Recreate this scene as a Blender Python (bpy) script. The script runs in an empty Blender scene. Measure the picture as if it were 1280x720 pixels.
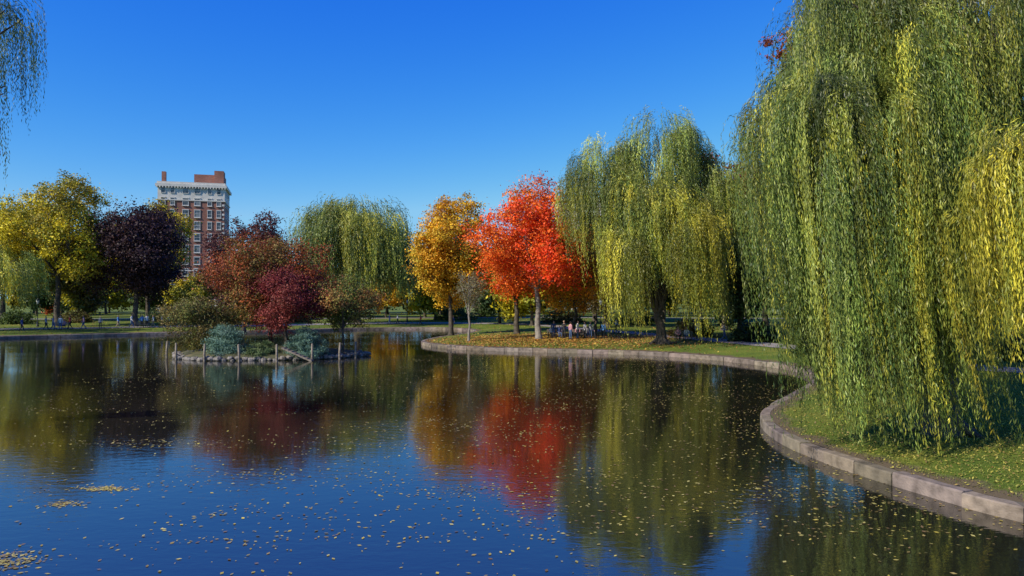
import bpy, bmesh, math, random
import numpy as np
from mathutils import Vector, Matrix
from mathutils.geometry import delaunay_2d_cdt
random.seed(5)
scene=bpy.context.scene

# ------------------------------------------------------------------ materials
def newmat(name):
    m=bpy.data.materials.new(name); m.use_nodes=True
    nt=m.node_tree
    for n in list(nt.nodes): nt.nodes.remove(n)
    out=nt.nodes.new('ShaderNodeOutputMaterial')
    return m,nt,out
def N(nt,t,**kw):
    n=nt.nodes.new(t)
    for k,v in kw.items(): setattr(n,k,v)
    return n
def ramp(nt,stops,interp='LINEAR'):
    r=nt.nodes.new('ShaderNodeValToRGB'); r.color_ramp.interpolation=interp
    e=r.color_ramp.elements
    while len(e)>1: e.remove(e[0])
    e[0].position=stops[0][0]; e[0].color=(*stops[0][1],1)
    for p,c in stops[1:]:
        x=e.new(p); x.color=(*c,1)
    return r
def noise_mat(name,stops,scale=5,rough=.8,bump=.3,detail=6,bscale=None,metal=0,use_attr=False,bdist=.02,spec=.3):
    m,nt,out=newmat(name); L=nt.links.new
    tc=N(nt,'ShaderNodeTexCoord'); no=N(nt,'ShaderNodeTexNoise')
    no.inputs['Scale'].default_value=scale; no.inputs['Detail'].default_value=detail
    L(tc.outputs['Object'],no.inputs['Vector'])
    r=ramp(nt,stops); L(no.outputs['Fac'],r.inputs['Fac'])
    p=N(nt,'ShaderNodeBsdfPrincipled'); p.inputs['Roughness'].default_value=rough; p.inputs['Metallic'].default_value=metal
    p.inputs['Specular IOR Level'].default_value=spec
    col=r.outputs['Color']
    if use_attr:
        a=N(nt,'ShaderNodeAttribute',attribute_name='col')
        mx=N(nt,'ShaderNodeMix',data_type='RGBA',blend_type='MULTIPLY'); mx.inputs['Factor'].default_value=1
        L(a.outputs['Color'],mx.inputs['A']); L(col,mx.inputs['B']); col=mx.outputs['Result']
    L(col,p.inputs['Base Color'])
    if bump>0:
        n2=N(nt,'ShaderNodeTexNoise'); n2.inputs['Scale'].default_value=bscale or scale*4; n2.inputs['Detail'].default_value=5
        L(tc.outputs['Object'],n2.inputs['Vector'])
        b=N(nt,'ShaderNodeBump'); b.inputs['Strength'].default_value=bump; b.inputs['Distance'].default_value=bdist
        L(n2.outputs['Fac'],b.inputs['Height']); L(b.outputs['Normal'],p.inputs['Normal'])
    L(p.outputs['BSDF'],out.inputs['Surface'])
    return m
def leaf_mat(name,trans=.33,rough=.45,spec=.4):
    m,nt,out=newmat(name); L=nt.links.new
    a=N(nt,'ShaderNodeAttribute',attribute_name='col')
    tc=N(nt,'ShaderNodeTexCoord'); no=N(nt,'ShaderNodeTexNoise'); no.inputs['Scale'].default_value=.9; no.inputs['Detail'].default_value=3
    L(tc.outputs['Object'],no.inputs['Vector'])
    r=ramp(nt,[(.3,(.7,.7,.7)),(.7,(1.28,1.28,1.22))]); L(no.outputs['Fac'],r.inputs['Fac'])
    mx=N(nt,'ShaderNodeMix',data_type='RGBA',blend_type='MULTIPLY'); mx.inputs['Factor'].default_value=1
    L(a.outputs['Color'],mx.inputs['A']); L(r.outputs['Color'],mx.inputs['B'])
    p=N(nt,'ShaderNodeBsdfPrincipled'); p.inputs['Roughness'].default_value=rough; p.inputs['Specular IOR Level'].default_value=spec
    t=N(nt,'ShaderNodeBsdfTranslucent'); ms=N(nt,'ShaderNodeMixShader'); ms.inputs[0].default_value=trans
    L(mx.outputs['Result'],p.inputs['Base Color']); L(mx.outputs['Result'],t.inputs['Color'])
    L(p.outputs['BSDF'],ms.inputs[1]); L(t.outputs['BSDF'],ms.inputs[2]); L(ms.outputs[0],out.inputs['Surface'])
    return m
M_LEAF=leaf_mat('leaf',trans=.25,rough=.55,spec=.25)
M_WLEAF=leaf_mat('willow_leaf',trans=.2,rough=.45,spec=.4)
M_LITTER=leaf_mat('leaf_litter',trans=.1,rough=.6)
M_BARK=noise_mat('bark',[(.3,(.045,.035,.027)),(.7,(.14,.11,.08))],scale=3,bump=.8,bscale=14,bdist=.05)
M_BARKL=noise_mat('bark_pale',[(.3,(.16,.13,.11)),(.7,(.36,.31,.25))],scale=3,bump=.6,bscale=14,bdist=.03)
M_GRANITE=noise_mat('granite',[(.3,(.45,.43,.4)),(.5,(.9,.88,.86)),(.7,(1.25,1.2,1.15))],scale=2.6,bump=.7,bscale=18,use_attr=True,bdist=.03,rough=.8,detail=9)
M_ROCK=noise_mat('rock',[(.3,(.1,.085,.07)),(.7,(.32,.28,.24))],scale=3,bump=.7,bscale=9,bdist=.05)
M_WOOD=noise_mat('weathered_wood',[(.3,(.14,.11,.08)),(.7,(.33,.27,.2))],scale=6,bump=.4)
M_PATH=noise_mat('path_asphalt',[(.3,(.24,.21,.18)),(.7,(.36,.32,.27))],scale=1.5,bump=.3,bscale=40)
M_IRON=noise_mat('iron_paint',[(.3,(.012,.016,.013)),(.7,(.03,.035,.03))],scale=4,bump=0,rough=.45)
M_LAMPG=noise_mat('lamp_glass',[(.3,(.6,.6,.56)),(.7,(.75,.74,.7))],scale=4,bump=0,rough=.3)
M_CLOTH=noise_mat('cloth',[(.3,(.8,.8,.8)),(.7,(1.1,1.1,1.1))],scale=9,bump=.1,use_attr=True,rough=.85)
M_LIME=noise_mat('limestone',[(.3,(.55,.51,.44)),(.7,(.72,.67,.58))],scale=.8,bump=.1,rough=.8)
M_TRIM=noise_mat('white_trim',[(.3,(.6,.57,.52)),(.7,(.72,.7,.63))],scale=2,bump=0,rough=.6)
M_GLASS=noise_mat('window_glass',[(.35,(.03,.035,.045)),(.65,(.2,.2,.2))],scale=.35,bump=0,rough=.12,spec=.6,detail=1)
def brick_mat():
    m,nt,out=newmat('brick'); L=nt.links.new
    tc=N(nt,'ShaderNodeTexCoord'); mp=N(nt,'ShaderNodeMapping'); mp.inputs['Rotation'].default_value=(math.radians(90),0,0)
    b=N(nt,'ShaderNodeTexBrick'); b.inputs['Scale'].default_value=1
    b.inputs['Brick Width'].default_value=.42; b.inputs['Row Height'].default_value=.16; b.inputs['Mortar Size'].default_value=.014
    b.inputs['Color1'].default_value=(.32,.115,.07,1); b.inputs['Color2'].default_value=(.23,.078,.048,1); b.inputs['Mortar'].default_value=(.28,.19,.15,1)
    L(tc.outputs['Object'],mp.inputs['Vector']); L(mp.outputs['Vector'],b.inputs['Vector'])
    no=N(nt,'ShaderNodeTexNoise'); no.inputs['Scale'].default_value=.3
    L(tc.outputs['Object'],no.inputs['Vector'])
    r=ramp(nt,[(.3,(.8,.8,.8)),(.7,(1.2,1.2,1.2))]); L(no.outputs['Fac'],r.inputs['Fac'])
    mx=N(nt,'ShaderNodeMix',data_type='RGBA',blend_type='MULTIPLY'); mx.inputs['Factor'].default_value=1
    L(b.outputs['Color'],mx.inputs['A']); L(r.outputs['Color'],mx.inputs['B'])
    p=N(nt,'ShaderNodeBsdfPrincipled'); p.inputs['Roughness'].default_value=.85
    L(mx.outputs['Result'],p.inputs['Base Color']); L(p.outputs['BSDF'],out.inputs['Surface'])
    return m
M_BRICK=brick_mat()
def water_mat():
    m,nt,out=newmat('water'); L=nt.links.new
    g=N(nt,'ShaderNodeNewGeometry')
    def nz(sx,sy,scale,det,dist=0):
        mp=N(nt,'ShaderNodeMapping'); mp.inputs['Scale'].default_value=(sx,sy,1); mp.inputs['Rotation'].default_value=(0,0,.15)
        n=N(nt,'ShaderNodeTexNoise'); n.inputs['Scale'].default_value=scale; n.inputs['Detail'].default_value=det
        n.inputs['Distortion'].default_value=dist
        L(g.outputs['Position'],mp.inputs['Vector']); L(mp.outputs['Vector'],n.inputs['Vector']); return n
    n1=nz(.5,1,3.6,3,.4); n2=nz(.45,1,12,2); n3=nz(.5,1.6,.12,3)
    r=ramp(nt,[(.38,(.35,.35,.35)),(.62,(1,1,1))]); L(n3.outputs['Fac'],r.inputs['Fac'])
    a=N(nt,'ShaderNodeMath',operation='MULTIPLY_ADD'); a.inputs[1].default_value=.4
    L(n2.outputs['Fac'],a.inputs[0]); L(n1.outputs['Fac'],a.inputs[2])
    mu=N(nt,'ShaderNodeMath',operation='MULTIPLY'); L(a.outputs[0],mu.inputs[0]); L(r.outputs['Color'],mu.inputs[1])
    b=N(nt,'ShaderNodeBump'); b.inputs['Strength'].default_value=1; b.inputs['Distance'].default_value=.006
    L(mu.outputs[0],b.inputs['Height'])
    p=N(nt,'ShaderNodeBsdfPrincipled'); p.inputs['Roughness'].default_value=.03; p.inputs['IOR'].default_value=1.95
    p.inputs['Specular IOR Level'].default_value=.85
    rc=ramp(nt,[(.35,(.013,.013,.008)),(.65,(.018,.016,.009))]); L(n3.outputs['Fac'],rc.inputs['Fac'])
    L(rc.outputs['Color'],p.inputs['Base Color'])
    L(b.outputs['Normal'],p.inputs['Normal']); L(p.outputs['BSDF'],out.inputs['Surface'])
    return m
M_WATER=water_mat()
def ground_mat():
    m,nt,out=newmat('grass_ground'); L=nt.links.new
    g=N(nt,'ShaderNodeNewGeometry')
    def nz(scale,det=5):
        n=N(nt,'ShaderNodeTexNoise'); n.inputs['Scale'].default_value=scale; n.inputs['Detail'].default_value=det
        L(g.outputs['Position'],n.inputs['Vector']); return n
    a=nz(.35); f=nz(9,6)
    r1=ramp(nt,[(.3,(.085,.135,.02)),(.55,(.15,.19,.028)),(.75,(.26,.235,.045))]); L(a.outputs['Fac'],r1.inputs['Fac'])
    r2=ramp(nt,[(.3,(.55,.55,.55)),(.7,(1.4,1.35,1.2))]); L(f.outputs['Fac'],r2.inputs['Fac'])
    mx=N(nt,'ShaderNodeMix',data_type='RGBA',blend_type='MULTIPLY'); mx.inputs['Factor'].default_value=1
    L(r1.outputs['Color'],mx.inputs['A']); L(r2.outputs['Color'],mx.inputs['B'])
    at=N(nt,'ShaderNodeAttribute',attribute_name='shore')
    w=nz(1.2,4); ad=N(nt,'ShaderNodeMath',operation='MULTIPLY_ADD'); ad.inputs[1].default_value=-1.6
    L(w.outputs['Fac'],ad.inputs[0]); L(at.outputs['Fac'],ad.inputs[2])
    rd=ramp(nt,[(.0,(1,1,1)),(.35,(0,0,0))]); L(ad.outputs[0],rd.inputs['Fac'])
    m2=N(nt,'ShaderNodeMix',data_type='RGBA'); L(rd.outputs['Color'],m2.inputs['Factor'])
    L(mx.outputs['Result'],m2.inputs['A']); m2.inputs['B'].default_value=(.15,.11,.065,1)
    p=N(nt,'ShaderNodeBsdfPrincipled'); p.inputs['Roughness'].default_value=.9; p.inputs['Specular IOR Level'].default_value=.15
    L(m2.outputs['Result'],p.inputs['Base Color'])
    n2=nz(30,5); b=N(nt,'ShaderNodeBump'); b.inputs['Strength'].default_value=.8; b.inputs['Distance'].default_value=.04
    L(n2.outputs['Fac'],b.inputs['Height']); L(b.outputs['Normal'],p.inputs['Normal'])
    L(p.outputs['BSDF'],out.inputs['Surface']); return m
M_GROUND=ground_mat()
M_SOIL=noise_mat('island_soil',[(.3,(.06,.05,.03)),(.5,(.09,.09,.035)),(.7,(.15,.11,.06))],scale=1.5,bump=.6)

# ------------------------------------------------------------------ mesh builder (all quads)
class MB:
    def __init__(s): s.v=[];s.f=[];s.m=[];s.c=[];s.n=0
    def add(s,v,f,mat=0,col=(1,1,1)):
        v=np.asarray(v,float).reshape(-1,3); f=np.asarray(f,int).reshape(-1,4)
        s.v.append(v); s.f.append(f+s.n); s.n+=len(v)
        s.m.append(np.full(len(f),mat,np.int32))
        col=np.asarray(col,float)
        if col.ndim==1: col=np.tile(col,(len(f),1))
        s.c.append(col)
    def box(s,c,d,mat=0,rot=0,col=(1,1,1),M=None):
        x,y,z=[k/2 for k in d]
        v=np.array([(-x,-y,-z),(x,-y,-z),(x,y,-z),(-x,y,-z),(-x,-y,z),(x,-y,z),(x,y,z),(-x,y,z)])
        if rot:
            cs,sn=math.cos(rot),math.sin(rot); v=v@np.array([[cs,sn,0],[-sn,cs,0],[0,0,1]])
        if M is not None: v=v@np.array(M).T
        s.add(v+np.array(c),[(0,3,2,1),(4,5,6,7),(0,1,5,4),(1,2,6,5),(2,3,7,6),(3,0,4,7)],mat,col)
    def tube(s,pts,rad,sides=6,mat=0,col=(1,1,1)):
        pts=np.asarray(pts,float); k=len(pts); rad=np.asarray(rad,float)
        t=np.gradient(pts,axis=0); t/=np.linalg.norm(t,axis=1,keepdims=True)+1e-9
        ref=np.array([0,1,0.]) if abs(t[0][1])<.8 else np.array([1.,0,0])
        a=np.cross(t,ref); a/=np.linalg.norm(a,axis=1,keepdims=True)+1e-9; b=np.cross(t,a)
        th=np.linspace(0,2*np.pi,sides,endpoint=False)
        v=pts[:,None]+rad[:,None,None]*(np.cos(th)[None,:,None]*a[:,None]+np.sin(th)[None,:,None]*b[:,None])
        i=np.arange(k-1)[:,None]*sides; j=np.arange(sides)[None]; j2=(j+1)%sides
        f=np.stack([i+j,i+j2,i+sides+j2,i+sides+j],-1).reshape(-1,4)
        s.add(v.reshape(-1,3),f,mat,col)
    def ball(s,c,r,mat=0,col=(1,1,1),nu=10,nv=7):
        u=np.linspace(0,2*np.pi,nu,endpoint=False); w=np.linspace(.02,np.pi-.02,nv)
        v=np.stack([np.sin(w)[:,None]*np.cos(u),np.sin(w)[:,None]*np.sin(u),np.cos(w)[:,None]*np.ones(nu)],-1)
        v=v*np.array(r)+np.array(c)
        i=np.arange(nv-1)[:,None]*nu; j=np.arange(nu)[None]; j2=(j+1)%nu
        f=np.stack([i+j,i+nu+j,i+nu+j2,i+j2],-1).reshape(-1,4)
        s.add(v.reshape(-1,3),f,mat,col)
    def mesh(s,name,mats,flat=False):
        v=np.concatenate(s.v);f=np.concatenate(s.f);m=np.concatenate(s.m);c=np.concatenate(s.c)
        me=bpy.data.meshes.new(name)
        me.vertices.add(len(v)); me.vertices.foreach_set('co',v.astype(np.float32).ravel())
        me.loops.add(len(f)*4); me.loops.foreach_set('vertex_index',f.astype(np.int32).ravel())
        me.polygons.add(len(f)); me.polygons.foreach_set('loop_start',(np.arange(len(f))*4).astype(np.int32))
        me.polygons.foreach_set('material_index',m)
        for mt in mats: me.materials.append(mt)
        a=me.attributes.new('col','FLOAT_COLOR','FACE')
        cc=np.ones((len(f),4),np.float32); cc[:,:3]=c; a.data.foreach_set('color',cc.ravel())
        me.update(calc_edges=True)
        me.polygons.foreach_set('use_smooth',np.full(len(f),not flat))
        return me
    def obj(s,name,mats,flat=False,loc=(0,0,0),rot=0,parent=None):
        me=s.mesh(name,mats,flat); o=bpy.data.objects.new(name,me); scene.collection.objects.link(o)
        o.location=loc; o.rotation_euler[2]=rot
        if parent: o.parent=parent
        return o
def unit(v): return v/(np.linalg.norm(v,axis=-1,keepdims=True)+1e-9)
def leaves(mb,c,a,b,mat,col):
    n=len(c); v=np.stack([c-a,c+b,c+a,c-b],1).reshape(-1,3)
    mb.add(v,np.arange(n*4).reshape(-1,4),mat,col)

# ------------------------------------------------------------------ shoreline
ctrl=[(11.4,16.5),(10.4,18.8),(9.6,21.7),(9.2,24.6),(9.4,27.5),(10.2,30.4),(12.2,34),(15.3,39),(17.7,43.6),(18.9,48.1),
 (18.75,52.5),(16.5,58.5),(13.5,62.4),(9.9,65),(4.35,67),(-3,70),(-7.7,74.2),(-9.8,80),(-8.8,89),(-6,99),(-6,109),(-12,116),(-24,114),
 (-36,105),(-47.8,99.5),(-55,94.5),(-62,89),(-65,80),(-55,66),(-43,52),(-29,35),(-21,23),(-19,10),(-22,-4),(-30,-30),(0,-45),(40,-30),(38,0),(27,6.5),(19,9.5),(14,13)]
def catmull(P,n=12):
    P=np.array(P,float); out=[]; k=len(P)
    for i in range(k):
        p0,p1,p2,p3=P[i-1],P[i],P[(i+1)%k],P[(i+2)%k]
        for t in np.linspace(0,1,n,endpoint=False):
            out.append(.5*((2*p1)+(-p0+p2)*t+(2*p0-5*p1+4*p2-p3)*t*t+(-p0+3*p1-3*p2+p3)*t**3))
    return np.array(out)
def resample(P,step,closed=True):
    Q=np.vstack([P,P[:1]]) if closed else P
    d=np.r_[0,np.cumsum(np.linalg.norm(np.diff(Q,axis=0),axis=1))]
    n=int(d[-1]/step); n-=n%2
    s=np.linspace(0,d[-1],n,endpoint=not closed)
    return np.stack([np.interp(s,d,Q[:,0]),np.interp(s,d,Q[:,1])],1)
S=resample(catmull(ctrl),.7)
def normals_of(P,closed=True):
    t=(np.roll(P,-1,0)-np.roll(P,1,0)) if closed else np.gradient(P,axis=0)
    t=unit(t); return np.stack([t[:,1],-t[:,0]],1)
SN=normals_of(S)
def inside(P,x,y):
    x=np.asarray(x,float);y=np.asarray(y,float); r=np.zeros(x.shape,bool)
    for (x1,y1),(x2,y2) in zip(P,np.roll(P,-1,0)):
        c=((y1>y)!=(y2>y)); 
        with np.errstate(divide='ignore',invalid='ignore'):
            xi=(x2-x1)*(y-y1)/(y2-y1+1e-12)+x1
        r^=(c&(x<xi))
    return r
if inside(S,*( (S+SN*.3)[5:6].T ))[0]: SN=-SN
def sdist(x,y):
    x=np.atleast_1d(np.asarray(x,float));y=np.atleast_1d(np.asarray(y,float)); r=np.empty(len(x))
    for i in range(0,len(x),4000):
        q=np.stack([x[i:i+4000],y[i:i+4000]],1)
        r[i:i+4000]=np.sqrt(((q[:,None]-S[None])**2).sum(-1).min(1))
    return r
def hz(d): return .30+.6*(1-np.exp(-d/7))+.35*(1-np.exp(-d/60))
def gza(x,y): return hz(sdist(x,y))
def gz(x,y): return float(gza([x],[y])[0])

# ground sheet
L1=S+SN*.38
pts=[tuple(p) for p in L1]; nl=len(pts)
def grid(x0,x1,y0,y1,st):
    gx,gy=np.meshgrid(np.arange(x0,x1,st),np.arange(y0,y1,st)); return gx.ravel(),gy.ravel()
rngg=np.random.default_rng(1)
gx,gy=grid(-90,60,-60,135,1.6); gx=gx+rngg.uniform(-.3,.3,gx.shape); gy=gy+rngg.uniform(-.3,.3,gy.shape)
ins=inside(S,gx,gy); d=sdist(gx,gy); k=(~ins)&(d>1)&(d<22); pts+=list(zip(gx[k],gy[k]))
gx,gy=grid(-250,250,-150,300,9); ins=inside(S,gx,gy); d=sdist(gx,gy); k=(~ins)&(d>=22); pts+=list(zip(gx[k],gy[k]))
gx,gy=grid(-3000,3001,-3000,3001,400); k=(np.abs(gx)>260)|(np.abs(gy)>310); pts+=list(zip(gx[k],gy[k]))
res=delaunay_2d_cdt([Vector(p) for p in pts],[(i,(i+1)%nl) for i in range(nl)],[],0,1e-4,True)
vx=np.array([tuple(v) for v in res[0]]); F=np.array([f for f in res[2] if len(f)==3])
cen=vx[F].mean(1); keep=~inside(L1,cen[:,0],cen[:,1]); F=F[keep]
dd=sdist(vx[:,0],vx[:,1]); zz=hz(dd)
me=bpy.data.meshes.new('ground'); me.from_pydata([(a,b,c) for (a,b),c in zip(vx,zz)],[],F.tolist()); me.materials.append(M_GROUND)
at=me.attributes.new('shore','FLOAT','POINT'); at.data.foreach_set('value',dd.astype(np.float32))
for p in me.polygons: p.use_smooth=True
me.update()
o=bpy.data.objects.new('ground',me); scene.collection.objects.link(o)
if me.polygons[0].normal.z<0: me.flip_normals()

# water
mb=MB(); mb.add([(-100,-80,0),(70,-80,0),(70,135,0),(-100,135,0)],[(0,1,2,3)]); mb.obj('water',[M_WATER])

# kerb of granite blocks
mb=MB(); rng=np.random.default_rng(3); n=len(S); i=0
while i<n:
    stp=2 if rng.random()<.7 else 3
    ids=[(i+k)%n for k in range(stp+1)]
    i+=stp
    pa=S[ids]; na=SN[ids]
    t=unit(pa[-1]-pa[0]); pa=pa.copy(); pa[0]+=t*.016; pa[-1]-=t*.016
    off=rng.normal(0,.016); dz=rng.normal(0,.014)
    prof=[(0.0,-.5),(0.0,.30),(.04,.335),(.37,.335),(.40,.30),(.40,-.5)]
    V=[]
    for p,nn in zip(pa,na):
        for (u,z) in prof: V.append((p[0]+nn[0]*(u+off),p[1]+nn[1]*(u+off),z+dz+rng.normal(0,.004)))
    m_=len(prof); Fq=[]
    for a in range(len(pa)-1):
        for b in range(m_-1): Fq.append((a*m_+b,a*m_+b+1,(a+1)*m_+b+1,(a+1)*m_+b))
    for base in (0,(len(pa)-1)*m_): Fq+= [(base,base+1,base+4,base+5),(base+1,base+2,base+3,base+4)]
    tint=np.array([.25,.20,.155])*rng.uniform(.6,1.25)*np.array([1,rng.uniform(.95,1.05),rng.uniform(.9,1.1)])
    mb.add(V,Fq,0,tint)
mb.obj('granite_kerb',[M_GRANITE],flat=True)

# paths
def ribbon(mb,P,w,closed=False):
    P=np.asarray(P,float); nn=normals_of(P,closed); cols=[-w/2,-w/4,0,w/4,w/2]; V=[]
    for c in cols:
        q=P+nn*c; V.append(np.c_[q,gza(q[:,0],q[:,1])+.035])
    V=np.stack(V,1).reshape(-1,3); k=len(P); Fq=[]
    for i in range(k-1):
        for j in range(4): Fq.append((i*5+j,(i+1)*5+j,(i+1)*5+j+1,i*5+j+1))
    mb.add(V,Fq)
def curve(P,st=1.0):
    P=np.array(P,float); P=np.vstack([2*P[0]-P[1],P,2*P[-1]-P[-2]]); out=[]
    for i in range(1,len(P)-2):
        p0,p1,p2,p3=P[i-1:i+3]
        for t in np.linspace(0,1,12,endpoint=False):
            out.append(.5*((2*p1)+(-p0+p2)*t+(2*p0-5*p1+4*p2-p3)*t*t+(-p0+3*p1-3*p2+p3)*t**3))
    return resample(np.array(out),st,False)
mb=MB()
ribbon(mb,curve([(-85,72),(-78,86),(-68,98),(-60,102),(-51,107.5),(-38,113),(-26,121.5),(-12,124),(0,118),(6,108),(9,96),(14,84),(20,72),(25,60),(27,50),(29,42),(38,36),(60,32)]),3.0)
mb.obj('footpath',[M_PATH])
mb=MB(); ribbon(mb,curve([(-120,132),(-80,135),(-40,140),(0,146),(40,140),(90,130)],2),4); mb.obj('footpath.001',[M_PATH])

# ------------------------------------------------------------------ trees
def bez(a,b,lift,k=6):
    a=np.array(a,float);b=np.array(b,float); c=(a+b)/2+np.array([0,0,lift]); t=np.linspace(0,1,k)[:,None]
    return (1-t)**2*a+2*t*(1-t)*c+t*t*b
def trunk(mb,base,top,r,rng,sides=9,flare=1.7,mat=0):
    k=9; t=np.linspace(0,1,k)[:,None]; p=np.array(base)*(1-t)+np.array(top)*t
    p[1:-1,:2]+=rng.normal(0,r*.35,(k-2,2))
    p[0,2]-=.3
    rad=r*(1-.7*t[:,0]); rad[0]*=flare; rad[1]*=1.05
    pp=np.insert(p,1,p[0]*.6+p[1]*.4,axis=0); rr=np.insert(rad,1,r*1.15)
    mb.tube(pp,rr,sides,mat); return p
def broadleaf(name,x,y,top,r,bottom,pal,seed,n=450,per=70,leaf=.2,tr=.25,cx=None,cy=None,nl=16,bark=None,mb=None,z0=None,spread=1.0,link=True,fill=.3,gain=1.15):
    rng=np.random.default_rng(seed); cx=x if cx is None else cx; cy=y if cy is None else cy
    z0=gz(x,y) if z0 is None else z0
    own=mb is None
    if own: mb=MB()
    rz=(top-bottom)/2; C=np.array([cx,cy,(top+bottom)/2]); R=np.array([r,r,rz]); pal=np.array(pal)*gain
    dirs=unit(rng.normal(size=(nl,3))); 
    lob=C+dirs*R*rng.uniform(.4,.76,(nl,1)); lr=rng.uniform(.24,.40,nl)
    hh=(lob[:,2]-C[2])/rz; lob[:,:2]=C[:2]+(lob[:,:2]-C[:2])*np.clip(1.08-.3*np.maximum(hh,0),.4,1.1)[:,None]
    lob=np.vstack([lob,C]); lr=np.r_[lr,.5]
    w=lr**2; li=rng.choice(nl+1,n,p=w/w.sum())
    u=unit(rng.normal(size=(n,3)))
    cp=lob[li]+u*(R*lr[li][:,None])*rng.uniform(fill,1.1,(n,1))**.6
    lobc=rng.uniform(0,len(pal)-1,nl+1)
    ct=np.clip(lobc[li]+rng.normal(0,.55,n),0,len(pal)-1.001)
    cbri=rng.uniform(.65,1.3,n)
    cr=(r*.065+.12)*spread*rng.uniform(.55,1.35,n)
    idx=np.repeat(np.arange(n),per); m=len(idx)
    pos=cp[idx]+rng.normal(size=(m,3))*cr[idx][:,None]*np.array([1,1,.7])
    outw=unit(pos-C)*.5+unit(pos-cp[idx])*.6
    nrm=unit(rng.normal(size=(m,3))*.75+1.0*outw+np.array([0,0,.35])); a=unit(np.cross(nrm,rng.normal(size=(m,3)))); b=np.cross(nrm,a)
    sz=leaf*rng.uniform(.55,1.2,(m,1))
    t=np.clip(ct[idx]+rng.normal(0,.25,m),0,len(pal)-1.001); i0=t.astype(int); fr=(t-i0)[:,None]
    col=(pal[i0]*(1-fr)+pal[i0+1]*fr)*(cbri[idx]*rng.uniform(.75,1.25,m))[:,None]
    tt=trunk(mb,(x,y,z0),(cx*.7+x*.3,cy*.7+y*.3,C[2]+rz*.45),tr,rng)
    for k_ in range(nl+1):
        s=tt[rng.integers(3,8)]
        if lob[k_,2]<s[2]: s=tt[3]
        p=bez(s,lob[k_],rng.uniform(.2,.8)); mb.tube(p,np.linspace(tr*.42,tr*.12,len(p)),5,0)
    for q in rng.choice(n,min(n,90),replace=False):
        p=bez(lob[li[q]],cp[q],.15,4); mb.tube(p,np.linspace(tr*.12,tr*.03,4),4,0)
    leaves(mb,pos,a*sz*.62,b*sz*.42,1,col)
    if own:
        if link: return mb.obj(name,[bark or M_BARK,M_LEAF])
        return mb.mesh(name,[bark or M_BARK,M_LEAF])

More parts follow.
